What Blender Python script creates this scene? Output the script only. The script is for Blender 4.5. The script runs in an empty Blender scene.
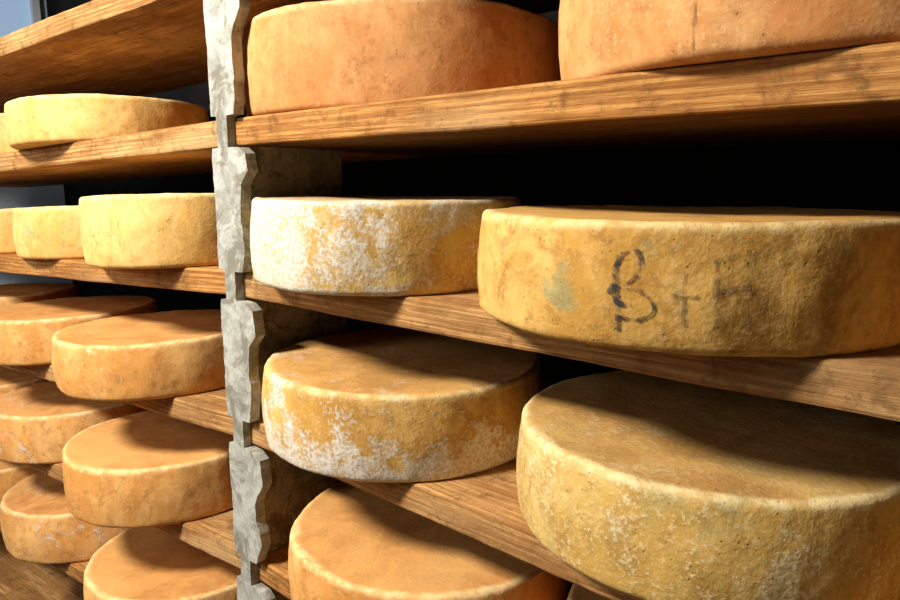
import bpy, bmesh, math, random
from mathutils import Vector, Matrix, noise

S = 0.6            # distance camera -> rack front (m)
EYE = 1.35
scene = bpy.context.scene
scene.view_settings.view_transform = 'Standard'
scene.view_settings.look = 'None'

# ---------------------------------------------------------------- node helpers
def srgb(r, g, b):
    def f(c):
        c /= 255.0
        return c / 12.92 if c <= 0.04045 else ((c + 0.055) / 1.055) ** 2.4
    return (f(r), f(g), f(b), 1.0)

class NT:
    def __init__(self, name):
        self.m = bpy.data.materials.new(name)
        self.m.use_nodes = True
        self.t = self.m.node_tree
        self.t.nodes.clear()
        self.out = self.n('ShaderNodeOutputMaterial')
        self.b = self.n('ShaderNodeBsdfPrincipled')
        self.l(self.b.outputs[0], self.out.inputs[0])
        self.tc = self.n('ShaderNodeTexCoord')
    def n(self, k, **kw):
        nd = self.t.nodes.new(k)
        for a, v in kw.items():
            setattr(nd, a, v)
        return nd
    def l(self, a, b):
        self.t.links.new(a, b)
    def put(self, sock, v):
        if hasattr(v, 'is_output') or isinstance(v, bpy.types.NodeSocket):
            self.l(v, sock)
        else:
            sock.default_value = v
    def mapping(self, loc=(0, 0, 0), scale=(1, 1, 1), rot=(0, 0, 0), src=None):
        mp = self.n('ShaderNodeMapping')
        mp.inputs['Location'].default_value = loc
        mp.inputs['Scale'].default_value = scale
        mp.inputs['Rotation'].default_value = rot
        self.l(src or self.tc.outputs['Object'], mp.inputs[0])
        return mp.outputs[0]
    def noise(self, vec, scale, detail=6, rough=0.6, dist=0.0):
        nd = self.n('ShaderNodeTexNoise')
        nd.inputs['Scale'].default_value = scale
        nd.inputs['Detail'].default_value = detail
        nd.inputs['Roughness'].default_value = rough
        nd.inputs['Distortion'].default_value = dist
        self.l(vec, nd.inputs['Vector'])
        return nd.outputs['Fac']
    def rng(self, v, a, b, c=0.0, d=1.0):
        nd = self.n('ShaderNodeMapRange')
        nd.interpolation_type = 'SMOOTHSTEP'
        self.put(nd.inputs[0], v)
        for i, x in enumerate((a, b, c, d)):
            nd.inputs[i + 1].default_value = x
        return nd.outputs[0]
    def math(self, op, a, b=0.0):
        nd = self.n('ShaderNodeMath', operation=op)
        self.put(nd.inputs[0], a)
        self.put(nd.inputs[1], b)
        return nd.outputs[0]
    def mix(self, f, a, b, blend='MIX'):
        nd = self.n('ShaderNodeMix', data_type='RGBA', blend_type=blend)
        self.put(nd.inputs[0], f)
        self.put(nd.inputs[6], a)
        self.put(nd.inputs[7], b)
        return nd.outputs[2]
    def bump(self, h, strength, dist, prev=None):
        nd = self.n('ShaderNodeBump')
        nd.inputs['Strength'].default_value = strength
        nd.inputs['Distance'].default_value = dist
        self.l(h, nd.inputs['Height'])
        if prev is not None:
            self.l(prev, nd.inputs['Normal'])
        return nd.outputs[0]

# ---------------------------------------------------------------- materials
def cheese_mat(name, R, H, a, b, top, rim, mould, mcol, low, seed, fine=0.5, green=0.0, brown=0.5, rough=0.5):
    k = NT(name)
    v = k.mapping(loc=(seed * 3.1, seed * 1.7, seed * 0.9))
    vs = k.mapping(loc=(seed * 2.1, seed, 0), scale=(1, 1, 0.6))
    n1 = k.noise(vs, 8, 8, 0.66, 0.5)
    n2 = k.noise(v, 45, 6, 0.66)
    n3 = k.noise(v, 210, 3, 0.6)
    n4 = k.noise(v, 4.5, 3, 0.5)
    n5 = k.noise(k.mapping(loc=(seed, 4, 9)), 20, 8, 0.72, 0.6)
    side = k.mix(k.rng(n1, 0.39, 0.61), a, b)
    side = k.mix(k.rng(n5, 0.45, 0.62, 0, brown), side, k.mix(0.6, srgb(116, 74, 32), b))
    side = k.mix(k.rng(n2, 0.52, 0.66, 0, 0.6), side, k.mix(0.6, srgb(100, 68, 32), b))
    sep = k.n('ShaderNodeSeparateXYZ'); k.l(k.tc.outputs['Object'], sep.inputs[0])
    z = sep.outputs[2]
    rad = k.math('SQRT', k.math('ADD', k.math('MULTIPLY', sep.outputs[0], sep.outputs[0]),
                                k.math('MULTIPLY', sep.outputs[1], sep.outputs[1])))
    # faint vertical cloth wrinkles on the rind wall
    ang = k.math('ARCTAN2', sep.outputs[1], sep.outputs[0])
    cmb = k.n('ShaderNodeCombineXYZ')
    k.l(k.math('MULTIPLY', ang, 9.0), cmb.inputs[0]); k.l(k.math('MULTIPLY', z, 9.0), cmb.inputs[1])
    cmb.inputs[2].default_value = seed
    wr = k.noise(cmb.outputs[0], 3.0, 5, 0.65, 0.3)
    side = k.mix(k.rng(wr, 0.55, 0.72, 0, 0.35), side, k.mix(0.5, srgb(120, 78, 36), b))
    tn = k.noise(v, 14, 8, 0.72, 0.6)
    topc = k.mix(k.rng(tn, 0.38, 0.64), top, k.mix(0.6, srgb(116, 72, 32), top))
    topc = k.mix(k.rng(n4, 0.42, 0.62, 0, 0.5), topc, a)
    zw = k.math('ADD', z, k.math('MULTIPLY', k.math('SUBTRACT', n2, 0.5), 0.008))
    rw = k.math('ADD', rad, k.math('MULTIPLY', k.math('SUBTRACT', n5, 0.5), 0.02))
    tmask = k.math('MULTIPLY', k.rng(zw, H - 0.010, H - 0.004), k.rng(rw, R - 0.002, R - 0.016))
    col = k.mix(tmask, side, topc)
    rmask = k.math('MULTIPLY', k.rng(zw, H - 0.012, H - 0.003), k.rng(rw, R - 0.018, R - 0.009))
    col = k.mix(k.math('MULTIPLY', rmask, k.rng(n2, 0.38, 0.6, 0.15, 0.8)), col, rim)
    big = k.noise(v, 6, 4, 0.6, 1.0)
    lowm = k.rng(z, H * 0.75, 0.0, 0.0, low)
    mm = k.math('ADD', k.math('ADD', k.math('MULTIPLY', big, 0.7), k.math('MULTIPLY', n5, 0.8)), k.math('MULTIPLY', n3, 0.15))
    mm = k.math('ADD', mm, lowm)
    mmask = k.rng(mm, 1.06 - mould * 0.32, 1.20 - mould * 0.32)
    mmask = k.math('MULTIPLY', mmask, k.rng(tmask, 0, 1, 1.0, 0.35))
    mmask = k.math('MULTIPLY', mmask, k.rng(n3, 0.38, 0.58, 0.45, 1.0))
    col = k.mix(k.math('MULTIPLY', mmask, 0.88), col, mcol)
    spk = k.math('MULTIPLY', k.rng(n3, 0.52, 0.64), k.rng(n5, 0.4, 0.6, fine * 0.3, fine))
    spk = k.math('MULTIPLY', spk, k.rng(tmask, 0, 1, 1.0, 0.35))
    col = k.mix(spk, col, mcol)
    pit = k.n('ShaderNodeTexVoronoi'); pit.inputs['Scale'].default_value = 150
    k.l(v, pit.inputs['Vector'])
    pm = k.math('MULTIPLY', k.rng(pit.outputs['Distance'], 0.25, 0.05), k.rng(n2, 0.48, 0.6, 0, 0.6))
    col = k.mix(pm, col, srgb(112, 76, 38))
    if green > 0:
        g = k.rng(k.noise(k.mapping(loc=(seed, 7, 3)), 13, 5, 0.6, 1.0), 0.57, 0.7, 0, green)
        col = k.mix(g, col, srgb(112, 152, 120))
    k.l(col, k.b.inputs['Base Color'])
    k.b.inputs['Roughness'].default_value = 0.75
    k.b.inputs['Specular IOR Level'].default_value = 0.18
    h = k.math('ADD', k.math('MULTIPLY', n2, 0.7), k.math('MULTIPLY', n3, 0.35))
    h = k.math('ADD', h, k.math('MULTIPLY', n5, 0.6))
    h = k.math('SUBTRACT', h, k.math('MULTIPLY', pm, 0.4))
    k.l(k.bump(h, rough, 0.003), k.b.inputs['Normal'])
    return k.m

def wood_mat(name, light, dark, seed, under=1.0):
    k = NT(name)
    v = k.mapping(loc=(seed * 1.3, seed * 2.3, seed), scale=(0.9, 7, 11))
    warp = k.noise(k.mapping(loc=(seed, 0, 0), scale=(1.6, 5, 5)), 1.5, 4, 0.5)
    w = k.n('ShaderNodeTexWave', wave_type='BANDS', bands_direction='Z')
    w.inputs['Scale'].default_value = 3.2
    w.inputs['Distortion'].default_value = 8
    w.inputs['Detail'].default_value = 4
    w.inputs['Detail Scale'].default_value = 1.2
    k.l(v, w.inputs['Vector'])
    grain = k.noise(k.mapping(loc=(seed, seed, 0), scale=(4, 110, 150)), 2.0, 6, 0.7, 0.2)
    blot = k.noise(k.mapping(loc=(seed * 5, 0, 0), scale=(1.2, 3, 3)), 4.0, 7, 0.7)
    dirt = k.noise(k.mapping(loc=(seed * 2, 0, 4)), 30, 8, 0.75, 0.4)
    c = k.mix(k.rng(w.outputs['Fac'], 0.1, 0.95, 0.0, 0.75), light, dark)
    c = k.mix(k.rng(grain, 0.42, 0.60, 0, 0.7), c, k.mix(0.5, dark, srgb(90, 54, 24)))
    c = k.mix(k.rng(blot, 0.44, 0.64, 0, 0.65), c, k.mix(0.5, dark, srgb(104, 70, 38)))
    c = k.mix(k.rng(warp, 0.50, 0.68, 0, 0.35), c, srgb(206, 174, 126))
    c = k.mix(k.rng(dirt, 0.50, 0.66, 0, 0.6), c, srgb(94, 66, 38))
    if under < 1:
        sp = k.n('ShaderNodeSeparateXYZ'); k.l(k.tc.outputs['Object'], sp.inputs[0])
        # shade under the plank, painted into the colour of its underside
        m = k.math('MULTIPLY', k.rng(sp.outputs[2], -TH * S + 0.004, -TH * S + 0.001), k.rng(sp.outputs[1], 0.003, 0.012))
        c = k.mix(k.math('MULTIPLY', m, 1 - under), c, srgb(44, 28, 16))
    k.l(c, k.b.inputs['Base Color'])
    k.b.inputs['Roughness'].default_value = 0.85
    k.b.inputs['Specular IOR Level'].default_value = 0.12
    hh = k.math('ADD', k.math('MULTIPLY', grain, 0.8), k.math('MULTIPLY', dirt, 0.5))
    k.l(k.bump(hh, 0.7, 0.004), k.b.inputs['Normal'])
    return k.m

def concrete_mat(name, c1, c2, c3, rough=0.85):
    k = NT(name)
    v = k.mapping()
    n1 = k.noise(v, 26, 9, 0.75, 0.8)
    n2 = k.noise(v, 12, 6, 0.7, 0.8)
    n3 = k.noise(v, 130, 5, 0.7)
    c = k.mix(k.rng(n1, 0.42, 0.6), c1, c2)
    c = k.mix(k.rng(n2, 0.48, 0.60, 0, 0.85), c, c3)
    c = k.mix(k.rng(n3, 0.54, 0.68, 0, 0.5), c, k.mix(0.5, c3, srgb(80, 78, 72)))
    k.l(c, k.b.inputs['Base Color'])
    k.b.inputs['Roughness'].default_value = rough
    k.b.inputs['Specular IOR Level'].default_value = 0.1
    k.l(k.bump(k.math('ADD', n1, k.math('MULTIPLY', n3, 0.4)), 0.35, 0.003), k.b.inputs['Normal'])
    return k.m

def plain_mat(name, c1, c2, sc=4, rough=0.85, bump=0.2):
    k = NT(name)
    v = k.mapping()
    n1 = k.noise(v, sc, 7, 0.65)
    k.l(k.mix(k.rng(n1, 0.35, 0.65), c1, c2), k.b.inputs['Base Color'])
    k.b.inputs['Roughness'].default_value = rough
    k.b.inputs['Specular IOR Level'].default_value = 0.1
    k.l(k.bump(k.noise(v, sc * 14, 5, 0.6), bump, 0.004), k.b.inputs['Normal'])
    return k.m

def ink_mat(name, col, lo=0.40, hi=0.56, amax=0.9, sc=110):
    k = NT(name)
    k.b.inputs['Base Color'].default_value = col
    k.b.inputs['Roughness'].default_value = 0.8
    n = k.noise(k.mapping(), sc, 6, 0.75)
    k.l(k.rng(n, lo, hi, 0.0, amax), k.b.inputs['Alpha'])
    return k.m

# ---------------------------------------------------------------- mesh helpers
def add_obj(name, me, mats):
    ob = bpy.data.objects.new(name, me)
    scene.collection.objects.link(ob)
    for m in mats:
        me.materials.append(m)
    return ob

def box(name, x0, x1, y0, y1, z0, z1, mat):
    me = bpy.data.meshes.new(name)
    vs = [(x, y, z) for x in (x0, x1) for y in (y0, y1) for z in (z0, z1)]
    me.from_pydata(vs, [], [(0, 1, 3, 2), (4, 6, 7, 5), (0, 4, 5, 1), (2, 3, 7, 6), (0, 2, 6, 4), (1, 5, 7, 3)])
    me.validate()
    return add_obj(name, me, [mat])

def board(length, depth, thick, mat, seed, M, x_from=0.0, sgn=1):
    """plank: local x along length, y depth (front at 0), top surface z=0"""
    me = bpy.data.meshes.new('shelf_board')
    bm = bmesh.new()
    n = max(8, int(length / 0.012))
    c = 0.004
    prof = [(c, 0), (depth - c, 0), (depth, -c), (depth, -thick + c), (depth - c, -thick),
            (c, -thick), (c * .3, -thick + c * .3), (0, -thick + c), (0, -thick * .5), (0, -c), (c * .3, -c * .3)]
    K = len(prof)
    rings = []
    for i in range(n + 1):
        x = sgn * (x_from + length * i / n)
        r = []
        for (y, z) in prof:
            dy = dz = 0
            if y <= c + 1e-6:
                dy = 0.0024 * noise.noise(Vector((x * 6, seed * 3.7, z * 14))) + 0.0014 * noise.noise(Vector((x * 34, seed, z * 50)))
            if z < -c - 1e-6:
                dz = 0.0018 * noise.noise(Vector((x * 7, seed * 9.1, y)))
            r.append(bm.verts.new((x, y + dy, z + dz)))
        rings.append(r)
    for i in range(n):
        for j in range(K):
            a, b2 = rings[i], rings[i + 1]
            bm.faces.new((a[j], b2[j], b2[(j + 1) % K], a[(j + 1) % K]))
    bm.faces.new(rings[0]); bm.faces.new(rings[-1][::-1])
    bmesh.ops.recalc_face_normals(bm, faces=bm.faces)
    bm.to_mesh(me); bm.free()
    ob = add_obj('shelf_board', me, [mat])
    ob.matrix_world = M
    return ob

def surf(th, z, R, H, seed):
    """rind side radius at angle th, height z"""
    bul = 0.005 * math.sin(math.pi * min(max(z / H, 0), 1))
    lo = 0.008 * noise.noise(Vector((math.cos(th) * 1.1, math.sin(th) * 1.1, seed * 5.3)))
    md = 0.0026 * noise.noise(Vector((math.cos(th) * 4, math.sin(th) * 4, z * 14 + seed)))
    sm = 0.0009 * noise.noise(Vector((math.cos(th) * 22, math.sin(th) * 22, z * 60 + seed)))
    return R - 0.005 + bul + lo + md + sm

def wheel(M, R, H, mat, seed, rim=0.0065):
    me = bpy.data.meshes.new('cheese_wheel')
    bm = bmesh.new()
    N = 220
    prof = []
    rr0, rr1 = rim * 1.3, rim
    for f in (0.25, 0.6, 0.85):
        prof.append(('flat0', f, 0))
    for i in range(5):
        a = math.pi / 2 * i / 4
        prof.append(('s', -rr0 * (1 - math.sin(a)), rr0 * (1 - math.cos(a))))
    for i in range(1, 14):
        prof.append(('s', 0, rr0 + (H - rr0 - rr1) * i / 14))
    for i in range(6):
        a = math.pi / 2 * i / 5
        prof.append(('s', -rr1 * (1 - math.cos(a)), H - rr1 * (1 - math.sin(a))))
    for f in (0.94, 0.88, 0.8, 0.7, 0.6, 0.45, 0.25):
        prof.append(('flat1', f, 0))
    rings = []
    for p in prof:
        ring = []
        for j in range(N):
            th = 2 * math.pi * j / N
            ct, st = math.cos(th), math.sin(th)
            if p[0] == 's':
                z = p[2]
                r = surf(th, z, R, H, seed) + p[1]
                if z > H * 0.5:
                    k = z / H * 2 - 1
                    z += k * (0.0025 * noise.noise(Vector((ct * 2.5, st * 2.5, seed))) + 0.0007 * noise.noise(Vector((ct * 16, st * 16, seed))))
            elif p[0] == 'flat0':
                z = 0; r = (R - rim) * p[1]
            else:
                r = (R - rim) * p[1]
                z = H + 0.0025 * noise.noise(Vector((ct * 2.5, st * 2.5, seed))) * p[1] ** 4
                z += -0.003 * (1 - p[1]) + 0.0012 * noise.noise(Vector((r * ct * 25, r * st * 25, seed)))
            ring.append(bm.verts.new((r * ct, r * st, z)))
        rings.append(ring)
    for i in range(len(rings) - 1):
        for j in range(N):
            bm.faces.new((rings[i][j], rings[i][(j + 1) % N], rings[i + 1][(j + 1) % N], rings[i + 1][j]))
    c0 = bm.verts.new((0, 0, 0)); c1 = bm.verts.new((0, 0, H - 0.003))
    for j in range(N):
        bm.faces.new((c0, rings[0][(j + 1) % N], rings[0][j]))
        bm.faces.new((c1, rings[-1][j], rings[-1][(j + 1) % N]))
    for f in bm.faces:
        f.smooth = True
    bm.to_mesh(me); bm.free()
    ob = add_obj('cheese_wheel', me, [mat])
    ob.matrix_world = M
    return ob

def strokes(parent, name, R, H, seed, lines, width, mat, off=0.0010):
    """marks on the rind; lines = list of polylines (deg, z_fraction)"""
    me = bpy.data.meshes.new(name)
    bm = bmesh.new()
    for line in lines:
        P = [Vector(p) for p in line]
        P = [P[0]] + P + [P[-1]]
        pts = []
        for i in range(1, len(P) - 2):
            for s in range(10):
                t = s / 10
                p0, p1, p2, p3 = P[i - 1], P[i], P[i + 1], P[i + 2]
                q = 0.5 * ((2 * p1) + (-p0 + p2) * t + (2 * p0 - 5 * p1 + 4 * p2 - p3) * t * t + (-p0 + 3 * p1 - 3 * p2 + p3) * t ** 3)
                pts.append(q)
        pts.append(P[-1])
        q = [(math.radians(p[0]) * R, p[1] * H) for p in pts]
        L = []
        for i, p in enumerate(q):
            a = q[max(0, i - 2)]; b = q[min(len(q) - 1, i + 2)]
            dx, dz = b[0] - a[0], b[1] - a[1]
            l = math.hypot(dx, dz) or 1
            nx, nz = -dz / l, dx / l
            w = width * (0.8 + 0.9 * noise.noise(Vector((p[0] * 120, p[1] * 120, seed)))) / 2
            row = []
            for s in (-1, 0, 1):
                u, z = p[0] + nx * w * s, p[1] + nz * w * s
                th = u / R
                r = surf(th, z, R, H, seed) + off
                row.append(bm.verts.new((r * math.cos(th), r * math.sin(th), z)))
            L.append(row)
        for i in range(len(L) - 1):
            for s in (0, 1):
                bm.faces.new((L[i][s], L[i + 1][s], L[i + 1][s + 1], L[i][s + 1]))
    bm.to_mesh(me); bm.free()
    ob = add_obj(name, me, [mat])
    ob.parent = parent
    return ob

# ---------------------------------------------------------------- rack layout
ROWS = {'U': 0.585, 'T': 0.171, 'M': -0.231, 'L': -0.643, 'B': -1.060, 'C': -1.475, 'D': -1.88}
TH = 0.069
DEPTH = 0.85
def zt(row): return EYE + S * ROWS[row]

WC = [(srgb(204, 148, 84), srgb(160, 102, 50)),
      (srgb(200, 152, 96), srgb(158, 110, 62)),
      (srgb(204, 156, 98), srgb(162, 112, 62))]
woods = [wood_mat('oak_plank_%d' % i, l, d, 1.7 * i + 0.4) for i, (l, d) in enumerate(WC)]
woodsR = [wood_mat('undershaded_oak_plank_%d' % i, l, d, 1.7 * i + 7.4, 0.25) for i, (l, d) in enumerate(WC)]  # right-bay planks, shade painted into their undersides

MR = {}
ML = {}
XR, XL = -1.60, -1.67
for i, row in enumerate(ROWS):
    M = Matrix.Translation((0, S, zt(row)))
    MR[row] = M
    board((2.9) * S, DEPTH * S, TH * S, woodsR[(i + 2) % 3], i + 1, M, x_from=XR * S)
    Mp = Matrix.Translation((XL * S, S, zt(row))) @ Matrix.Rotation(math.radians(4.4), 4, 'Z') @ Matrix.Rotation(math.radians(-2.0), 4, 'Y')
    ML[row] = Mp
    board(3.3 * S, DEPTH * S, TH * S, woods[(i + 1) % 3], i + 11, Mp, x_from=0, sgn=-1)

OCH = dict(a=srgb(216, 172, 96), b=srgb(190, 140, 62), top=srgb(206, 152, 82), rim=srgb(228, 202, 144))
OCP = dict(a=srgb(216, 186, 116), b=srgb(198, 156, 80), top=srgb(200, 152, 84), rim=srgb(234, 212, 158))
ORG = dict(a=srgb(230, 176, 106), b=srgb(210, 144, 72), top=srgb(218, 154, 86), rim=srgb(238, 206, 148))
PNK = dict(a=srgb(214, 158, 100), b=srgb(196, 130, 72), top=srgb(200, 134, 76), rim=srgb(230, 194, 142))
YEL = dict(a=srgb(234, 192, 120), b=srgb(214, 164, 86), top=srgb(218, 168, 96), rim=srgb(238, 214, 154))
WHT = srgb(220, 216, 204)
CRM = srgb(226, 206, 158)

cnt = [0]
def cheese(section, row, cx, cy, r, h, style, mould=0.2, mcol=WHT, low=0.0, fine=0.3, green=0.0, brown=0.5, rough=0.5):
    cnt[0] += 1
    sd = cnt[0] * 1.37
    R, H = r * S, h * S
    mat = cheese_mat('rind_%02d' % cnt[0], R, H, mould=mould, mcol=mcol, low=low, seed=sd, fine=fine, green=green, brown=brown, rough=rough, **style)
    if section == 'R':
        M = MR[row] @ Matrix.Translation((cx * S, (cy - 1) * S, 0.0002))
    else:
        dx, dy = cx - XL, cy - 1
        c, s = math.cos(math.radians(4.4)), math.sin(math.radians(4.4))
        M = ML[row] @ Matrix.Translation(((dx * c + dy * s) * S, (-dx * s + dy * c) * S, 0.0002))
    return wheel(M, R, H, mat, sd), R, H, sd

# right bay
T1 = cheese('R', 'T', -1.41, 1.435, 0.448, 0.237, PNK, 0.1, CRM, fine=0.12, brown=0.35, rough=0.3)
T2 = cheese('R', 'T', -0.36, 1.38, 0.425, 0.237, PNK, 0.3, CRM, fine=0.25, brown=0.4, rough=0.35)
M1 = cheese('R', 'M', -1.250, 1.205, 0.342, 0.199, OCP, 1.02, WHT, fine=0.6, brown=0.8, rough=0.6)
M2 = cheese('R', 'M', -0.495, 1.222, 0.374, 0.184, OCH, 0.35, CRM, fine=0.25, green=0.4, brown=0.9, rough=0.55)
L1 = cheese('R', 'L', -1.23, 1.24, 0.364, 0.20, OCH, 0.55, WHT, low=0.25, fine=0.4, brown=0.8, rough=0.55)
L2 = cheese('R', 'L', -0.448, 1.272, 0.362, 0.20, OCP, 0.65, CRM, fine=0.8, green=0.2, brown=0.8, rough=0.65)
B1 = cheese('R', 'B', -1.13, 1.23, 0.365, 0.20, ORG, 0.2, CRM)
B2 = cheese('R', 'B', -0.36, 1.30, 0.36, 0.19, ORG, 0.2, CRM)
cheese('R', 'M', 0.38, 1.25, 0.36, 0.19, OCH, 0.3, WHT)
cheese('R', 'L', 0.40, 1.28, 0.36, 0.19, OCH, 0.3, WHT)
cheese('R', 'T', 0.56, 1.36, 0.40, 0.20, PNK, 0.2, WHT)
cheese('R', 'C', -1.10, 1.30, 0.36, 0.19, ORG, 0.2, CRM)
cheese('R', 'C', -0.30, 1.30, 0.36, 0.19, ORG, 0.2, CRM)

# left bay
cheese('L', 'T', -2.73, 1.175, 0.358, 0.155, YEL, 0.3, CRM, brown=0.3)
cheese('L', 'T', -3.6, 1.15, 0.355, 0.18, YEL, 0.2, CRM)
A1 = cheese('L', 'M', -2.15, 1.16, 0.335, 0.215, YEL, 0.2, CRM, fine=0.2, brown=0.35)
A2 = cheese('L', 'M', -2.85, 1.18, 0.33, 0.19, YEL, 0.2, CRM, green=0.8, brown=0.3)
cheese('L', 'M', -3.57, 1.10, 0.33, 0.19, YEL, 0.2, CRM)
cheese('L', 'M', -4.3, 1.10, 0.33, 0.19, YEL, 0.2, CRM)
cheese('L', 'L', -2.30, 1.115, 0.355, 0.178, ORG, 0.4, CRM, brown=0.4, rough=0.35)
cheese('L', 'L', -3.12, 1.10, 0.355, 0.178, ORG, 0.3, CRM, brown=0.4, rough=0.35)
cheese('L', 'L', -3.95, 1.06, 0.355, 0.195, ORG, 0.2, CRM)
cheese('L', 'B', -2.30, 1.12, 0.365, 0.195, ORG, 0.4, CRM, brown=0.4, rough=0.35)
cheese('L', 'B', -3.15, 1.12, 0.355, 0.20, ORG, 0.5, WHT, brown=0.4, rough=0.35)
cheese('L', 'B', -3.95, 1.06, 0.355, 0.195, ORG, 0.2, CRM)
cheese('L', 'C', -2.20, 1.12, 0.36, 0.195, ORG, 0.35, CRM, brown=0.4, rough=0.35)
cheese('L', 'C', -3.10, 1.13, 0.365, 0.21, ORG, 0.6, WHT, brown=0.4, rough=0.35)
cheese('L', 'C', -3.95, 1.06, 0.355, 0.195, ORG, 0.2, CRM)

# marks written on the rind
ink = ink_mat('marker_ink', srgb(54, 48, 50), 0.40, 0.60, 0.8)
ink2 = ink_mat('faded_marker_ink', srgb(88, 78, 54), 0.42, 0.62, 0.6)
ink3 = ink_mat('old_marker_ink', srgb(126, 106, 68), 0.45, 0.66, 0.4)
crease = ink_mat('cloth_crease', srgb(140, 92, 50), 0.36, 0.56, 0.6)
o, R, H, sd = M2
strokes(o, 'letter_b', R, H, sd, [
    [(-81.0, .74), (-81.2, .60), (-81.0, .45), (-80.6, .30), (-80.6, .16)],
    [(-81.8, .62), (-80.0, .74), (-77.6, .78), (-76.2, .70), (-77.2, .58), (-80.6, .49)],
    [(-80.6, .49), (-76.4, .48), (-73.6, .40), (-73.4, .32), (-76.0, .26), (-80.4, .27)],
    [(-82.4, .44), (-81.6, .52)], [(-80.6, .38), (-77.5, .36)]], 0.0050, ink)
strokes(o, 'plus_sign', R, H, sd, [[(-70.4, .45), (-64.4, .46)], [(-67.4, .64), (-66.9, .24)]], 0.0050, ink2)
strokes(o, 'letter_h', R, H, sd, [[(-61.4, .76), (-60.6, .22)], [(-60.9, .50), (-54.2, .53)],
                                  [(-55.0, .80), (-54.2, .22)], [(-62.0, .72), (-57.0, .78)]], 0.0052, ink2)
for W, a in ((T2, -94), (L2, -45)):
    o, R, H, sd = W
    strokes(o, 'cloth_seam', R, H, sd, [[(a, .05), (a + .4, .4), (a - .2, .7), (a, .95)]], 0.0032, crease)
o, R, H, sd = A1
strokes(o, 'maker_mark', R, H, sd, [
    [(-92, .3), (-91, .7), (-86, .72), (-86, .5), (-91, .45)], [(-82, .3), (-81, .7)], [(-83, .5), (-75, .5)],
    [(-74, .3), (-73, .7)], [(-69, .68), (-69, .32), (-65, .3)]], 0.0042, ink3)

# ---------------------------------------------------------------- rack post (notched slab upright)
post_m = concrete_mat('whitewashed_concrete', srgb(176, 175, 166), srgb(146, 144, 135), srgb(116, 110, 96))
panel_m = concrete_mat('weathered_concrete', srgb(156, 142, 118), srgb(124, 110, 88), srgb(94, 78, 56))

def rack_post(xl, xr, y0, wide=0.08, wl=0.045):
    """front slab with corbel bumps; xl/xr are the notch widths at plank level"""
    tops = sorted(ROWS.values(), reverse=True)
    zhi, zlo = 0.95, -EYE / S
    right = []; left = []
    segs = []
    cur = zhi
    for t in tops:
        segs.append((cur, t + 0.004, False)); segs.append((t + 0.004, t - TH - 0.006, True)); cur = t - TH - 0.006
    segs.append((cur, zlo, False))
    rnd = random.Random(11)
    for (a, b, notch) in segs:
        L = a - b
        if notch:
            right += [(xr - 0.003, a), (xr - 0.003, b)]
            left += [(xl - 0.012, a), (xl - 0.012, b)]
        else:
            if L < 0.05: continue
            k1 = rnd.uniform(-.04, .05); k2 = rnd.uniform(-.08, .06); s2 = rnd.uniform(.5, .72)
            pr = [(0.00, .55), (.05, .92), (.22 + k1, 1.0), (.33 + k1, .62), (.45, .50), (.62 + k2, .52), (.72 + k2, s2), (.82 + k2, s2), (.92, .5), (1.0, .40)]
            for f, w in pr:
                j = rnd.uniform(-.04, .04)
                right.append((xr + wide * (w + j), a - L * (0.005 + 0.99 * f)))
                left.append((xl - wl * (0.78 + 0.16 * w + j), a - L * (0.005 + 0.99 * f)))
    me = bpy.data.meshes.new('rack_post')
    bm = bmesh.new()
    def dens(pl):
        out = []
        for (p, q) in zip(pl[:-1], pl[1:]):
            m = max(1, int(abs(p[1] - q[1]) / 0.008))
            for i in range(m):
                t = i / m
                out.append((p[0] + (q[0] - p[0]) * t, p[1] + (q[1] - p[1]) * t))
        out.append(pl[-1]); return out
    right, left = dens(right), dens(left)
    rows = min(len(right), len(left))
    d0, d1 = y0 * S, (y0 + 0.030) * S
    F = []
    for (rp, lp) in zip(right, left):
        zz = EYE + S * rp[1]
        e = 0.0022 * noise.noise(Vector((1, 2, zz * 55))) + 0.0012 * noise.noise(Vector((1, 2, zz * 160)))
        g = 0.0022 * noise.noise(Vector((5, 9, zz * 55))) + 0.0012 * noise.noise(Vector((7, 2, zz * 160)))
        F.append([bm.verts.new((lp[0] * S + g, d0, zz)), bm.verts.new((rp[0] * S + e, d0, zz)),
                  bm.verts.new((rp[0] * S + e, d1, zz)), bm.verts.new((lp[0] * S + g, d1, zz))])
    for i in range(rows - 1):
        for j in range(4):
            bm.faces.new((F[i][j], F[i][(j + 1) % 4], F[i + 1][(j + 1) % 4], F[i + 1][j]))
    bm.faces.new(F[0]); bm.faces.new(F[-1][::-1])
    # side web; open between the top shelves where the large wheels pass behind the post
    wx0, wx1 = (xr - 0.055) * S, (xr - 0.008) * S
    zA0, zA1 = 0.0, EYE + S * (ROWS['T'] - 0.004)
    bmx = bmesh.ops.create_cube(bm, size=1)
    a, b = y0 + 0.030, y0 + 0.38
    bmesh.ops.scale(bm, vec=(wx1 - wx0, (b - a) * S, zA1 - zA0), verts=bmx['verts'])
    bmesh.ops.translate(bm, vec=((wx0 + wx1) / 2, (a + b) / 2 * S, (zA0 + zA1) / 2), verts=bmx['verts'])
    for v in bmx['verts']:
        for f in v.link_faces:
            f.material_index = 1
    bmesh.ops.recalc_face_normals(bm, faces=bm.faces)
    bm.to_mesh(me); bm.free()
    return add_obj('rack_post', me, [post_m, panel_m])
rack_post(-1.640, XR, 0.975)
rack_post(1.333, 1.373, 0.975)

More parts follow.
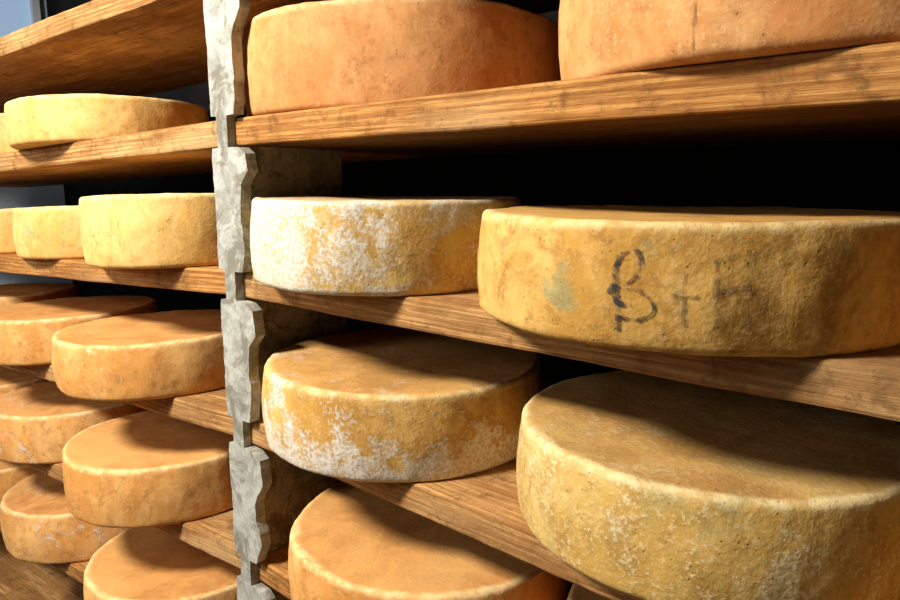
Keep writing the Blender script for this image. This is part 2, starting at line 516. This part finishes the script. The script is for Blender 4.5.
# ---------------------------------------------------------------- room
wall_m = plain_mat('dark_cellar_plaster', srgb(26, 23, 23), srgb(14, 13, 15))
blue_m = plain_mat('bluegrey_cellar_paint', srgb(190, 206, 220), srgb(140, 160, 180))
lime_m = plain_mat('grey_plaster', srgb(138, 130, 118), srgb(116, 110, 100))
floor_m = plain_mat('concrete_floor', srgb(104, 98, 90), srgb(80, 76, 70))
X0, X1, Y0, Y1, Zc = -3.4, 1.6, -1.9, 1.22, 2.55
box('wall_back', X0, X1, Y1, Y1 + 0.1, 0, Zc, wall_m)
box('wall_left', X0 - 0.1, X0, Y0, Y1 + 0.1, 0, Zc, blue_m)
box('wall_right', X1, X1 + 0.1, Y0, Y1 + 0.1, 0, Zc, lime_m)
box('wall_front', X0, X1, Y0 - 0.1, Y0, 0, Zc, lime_m)
box('floor', X0 - 0.1, X1 + 0.1, Y0 - 0.1, Y1 + 0.1, -0.1, 0, floor_m)
box('ceiling', X0 - 0.1, X1 + 0.1, Y0 - 0.1, Y1 + 0.1, Zc, Zc + 0.1, lime_m)

# made-up window, added so its glow brings bluish light to the upper left
fr_m = plain_mat('added_window_frame', srgb(196, 202, 206), srgb(170, 176, 182))
gl = NT('added_glow_glass')
gl.b.inputs['Base Color'].default_value = srgb(150, 176, 200)
gl.b.inputs['Roughness'].default_value = 0.5
gl.b.inputs['Emission Color'].default_value = srgb(150, 180, 210)
gl.b.inputs['Emission Strength'].default_value = 0.55
wy0, wy1, wz0, wz1 = 0.35, 1.15, 1.86, 2.4
win = bpy.data.objects.new('added_window_1', None); scene.collection.objects.link(win)
parts = [box('glow_pane', X0 + 0.004, X0 + 0.010, wy0, wy1, wz0, wz1, gl.m)]
for nm, a0, a1, b0, b1 in (('sill', wy0 - .04, wy1 + .03, wz0 - .04, wz0), ('head', wy0 - .04, wy1 + .03, wz1, wz1 + .04),
                           ('jamb_1', wy0 - .04, wy0, wz0, wz1), ('jamb_2', wy1, wy1 + .03, wz0, wz1),
                           ('mullion', .735, .765, wz0, wz1)):
    parts.append(box(nm, X0 + 0.002, X0 + 0.035, a0, a1, b0, b1, fr_m))
for q in parts:
    q.parent = win

# ---------------------------------------------------------------- lights
def area(name, loc, target, size, energy, col):
    ld = bpy.data.lights.new(name, 'AREA'); ld.shape = 'DISK'; ld.size = size
    ld.energy = energy; ld.color = col
    ob = bpy.data.objects.new(name, ld); scene.collection.objects.link(ob)
    ob.location = loc
    ob.rotation_euler = (Vector(target) - Vector(loc)).to_track_quat('-Z', 'Y').to_euler()
    return ob
area('ceiling_lamp', (-1.25, -0.75, 2.42), (-0.8, 0.7, 1.0), 0.38, 82, (1.0, 0.96, 0.88))
area('wall_lamp', (-1.9, -1.3, 1.8), (-1.4, 0.6, 0.9), 0.6, 15, (1.0, 0.95, 0.87))
w = bpy.data.worlds.new('world'); scene.world = w; w.use_nodes = True
w.node_tree.nodes['Background'].inputs[0].default_value = (0.6, 0.7, 0.9, 1)
w.node_tree.nodes['Background'].inputs[1].default_value = 0.05

# ---------------------------------------------------------------- camera
cd = bpy.data.cameras.new('camera'); cam = bpy.data.objects.new('camera', cd)
scene.collection.objects.link(cam)
cd.sensor_width = 36; cd.lens = 680 / 900 * 36; cd.clip_start = 0.02
p = math.radians(9.6)
fwd = Vector((-0.656 * math.cos(p), 0.755 * math.cos(p), -math.sin(p)))
cam.location = (0, 0, EYE)
cam.rotation_euler = fwd.to_track_quat('-Z', 'Y').to_euler()
scene.camera = cam
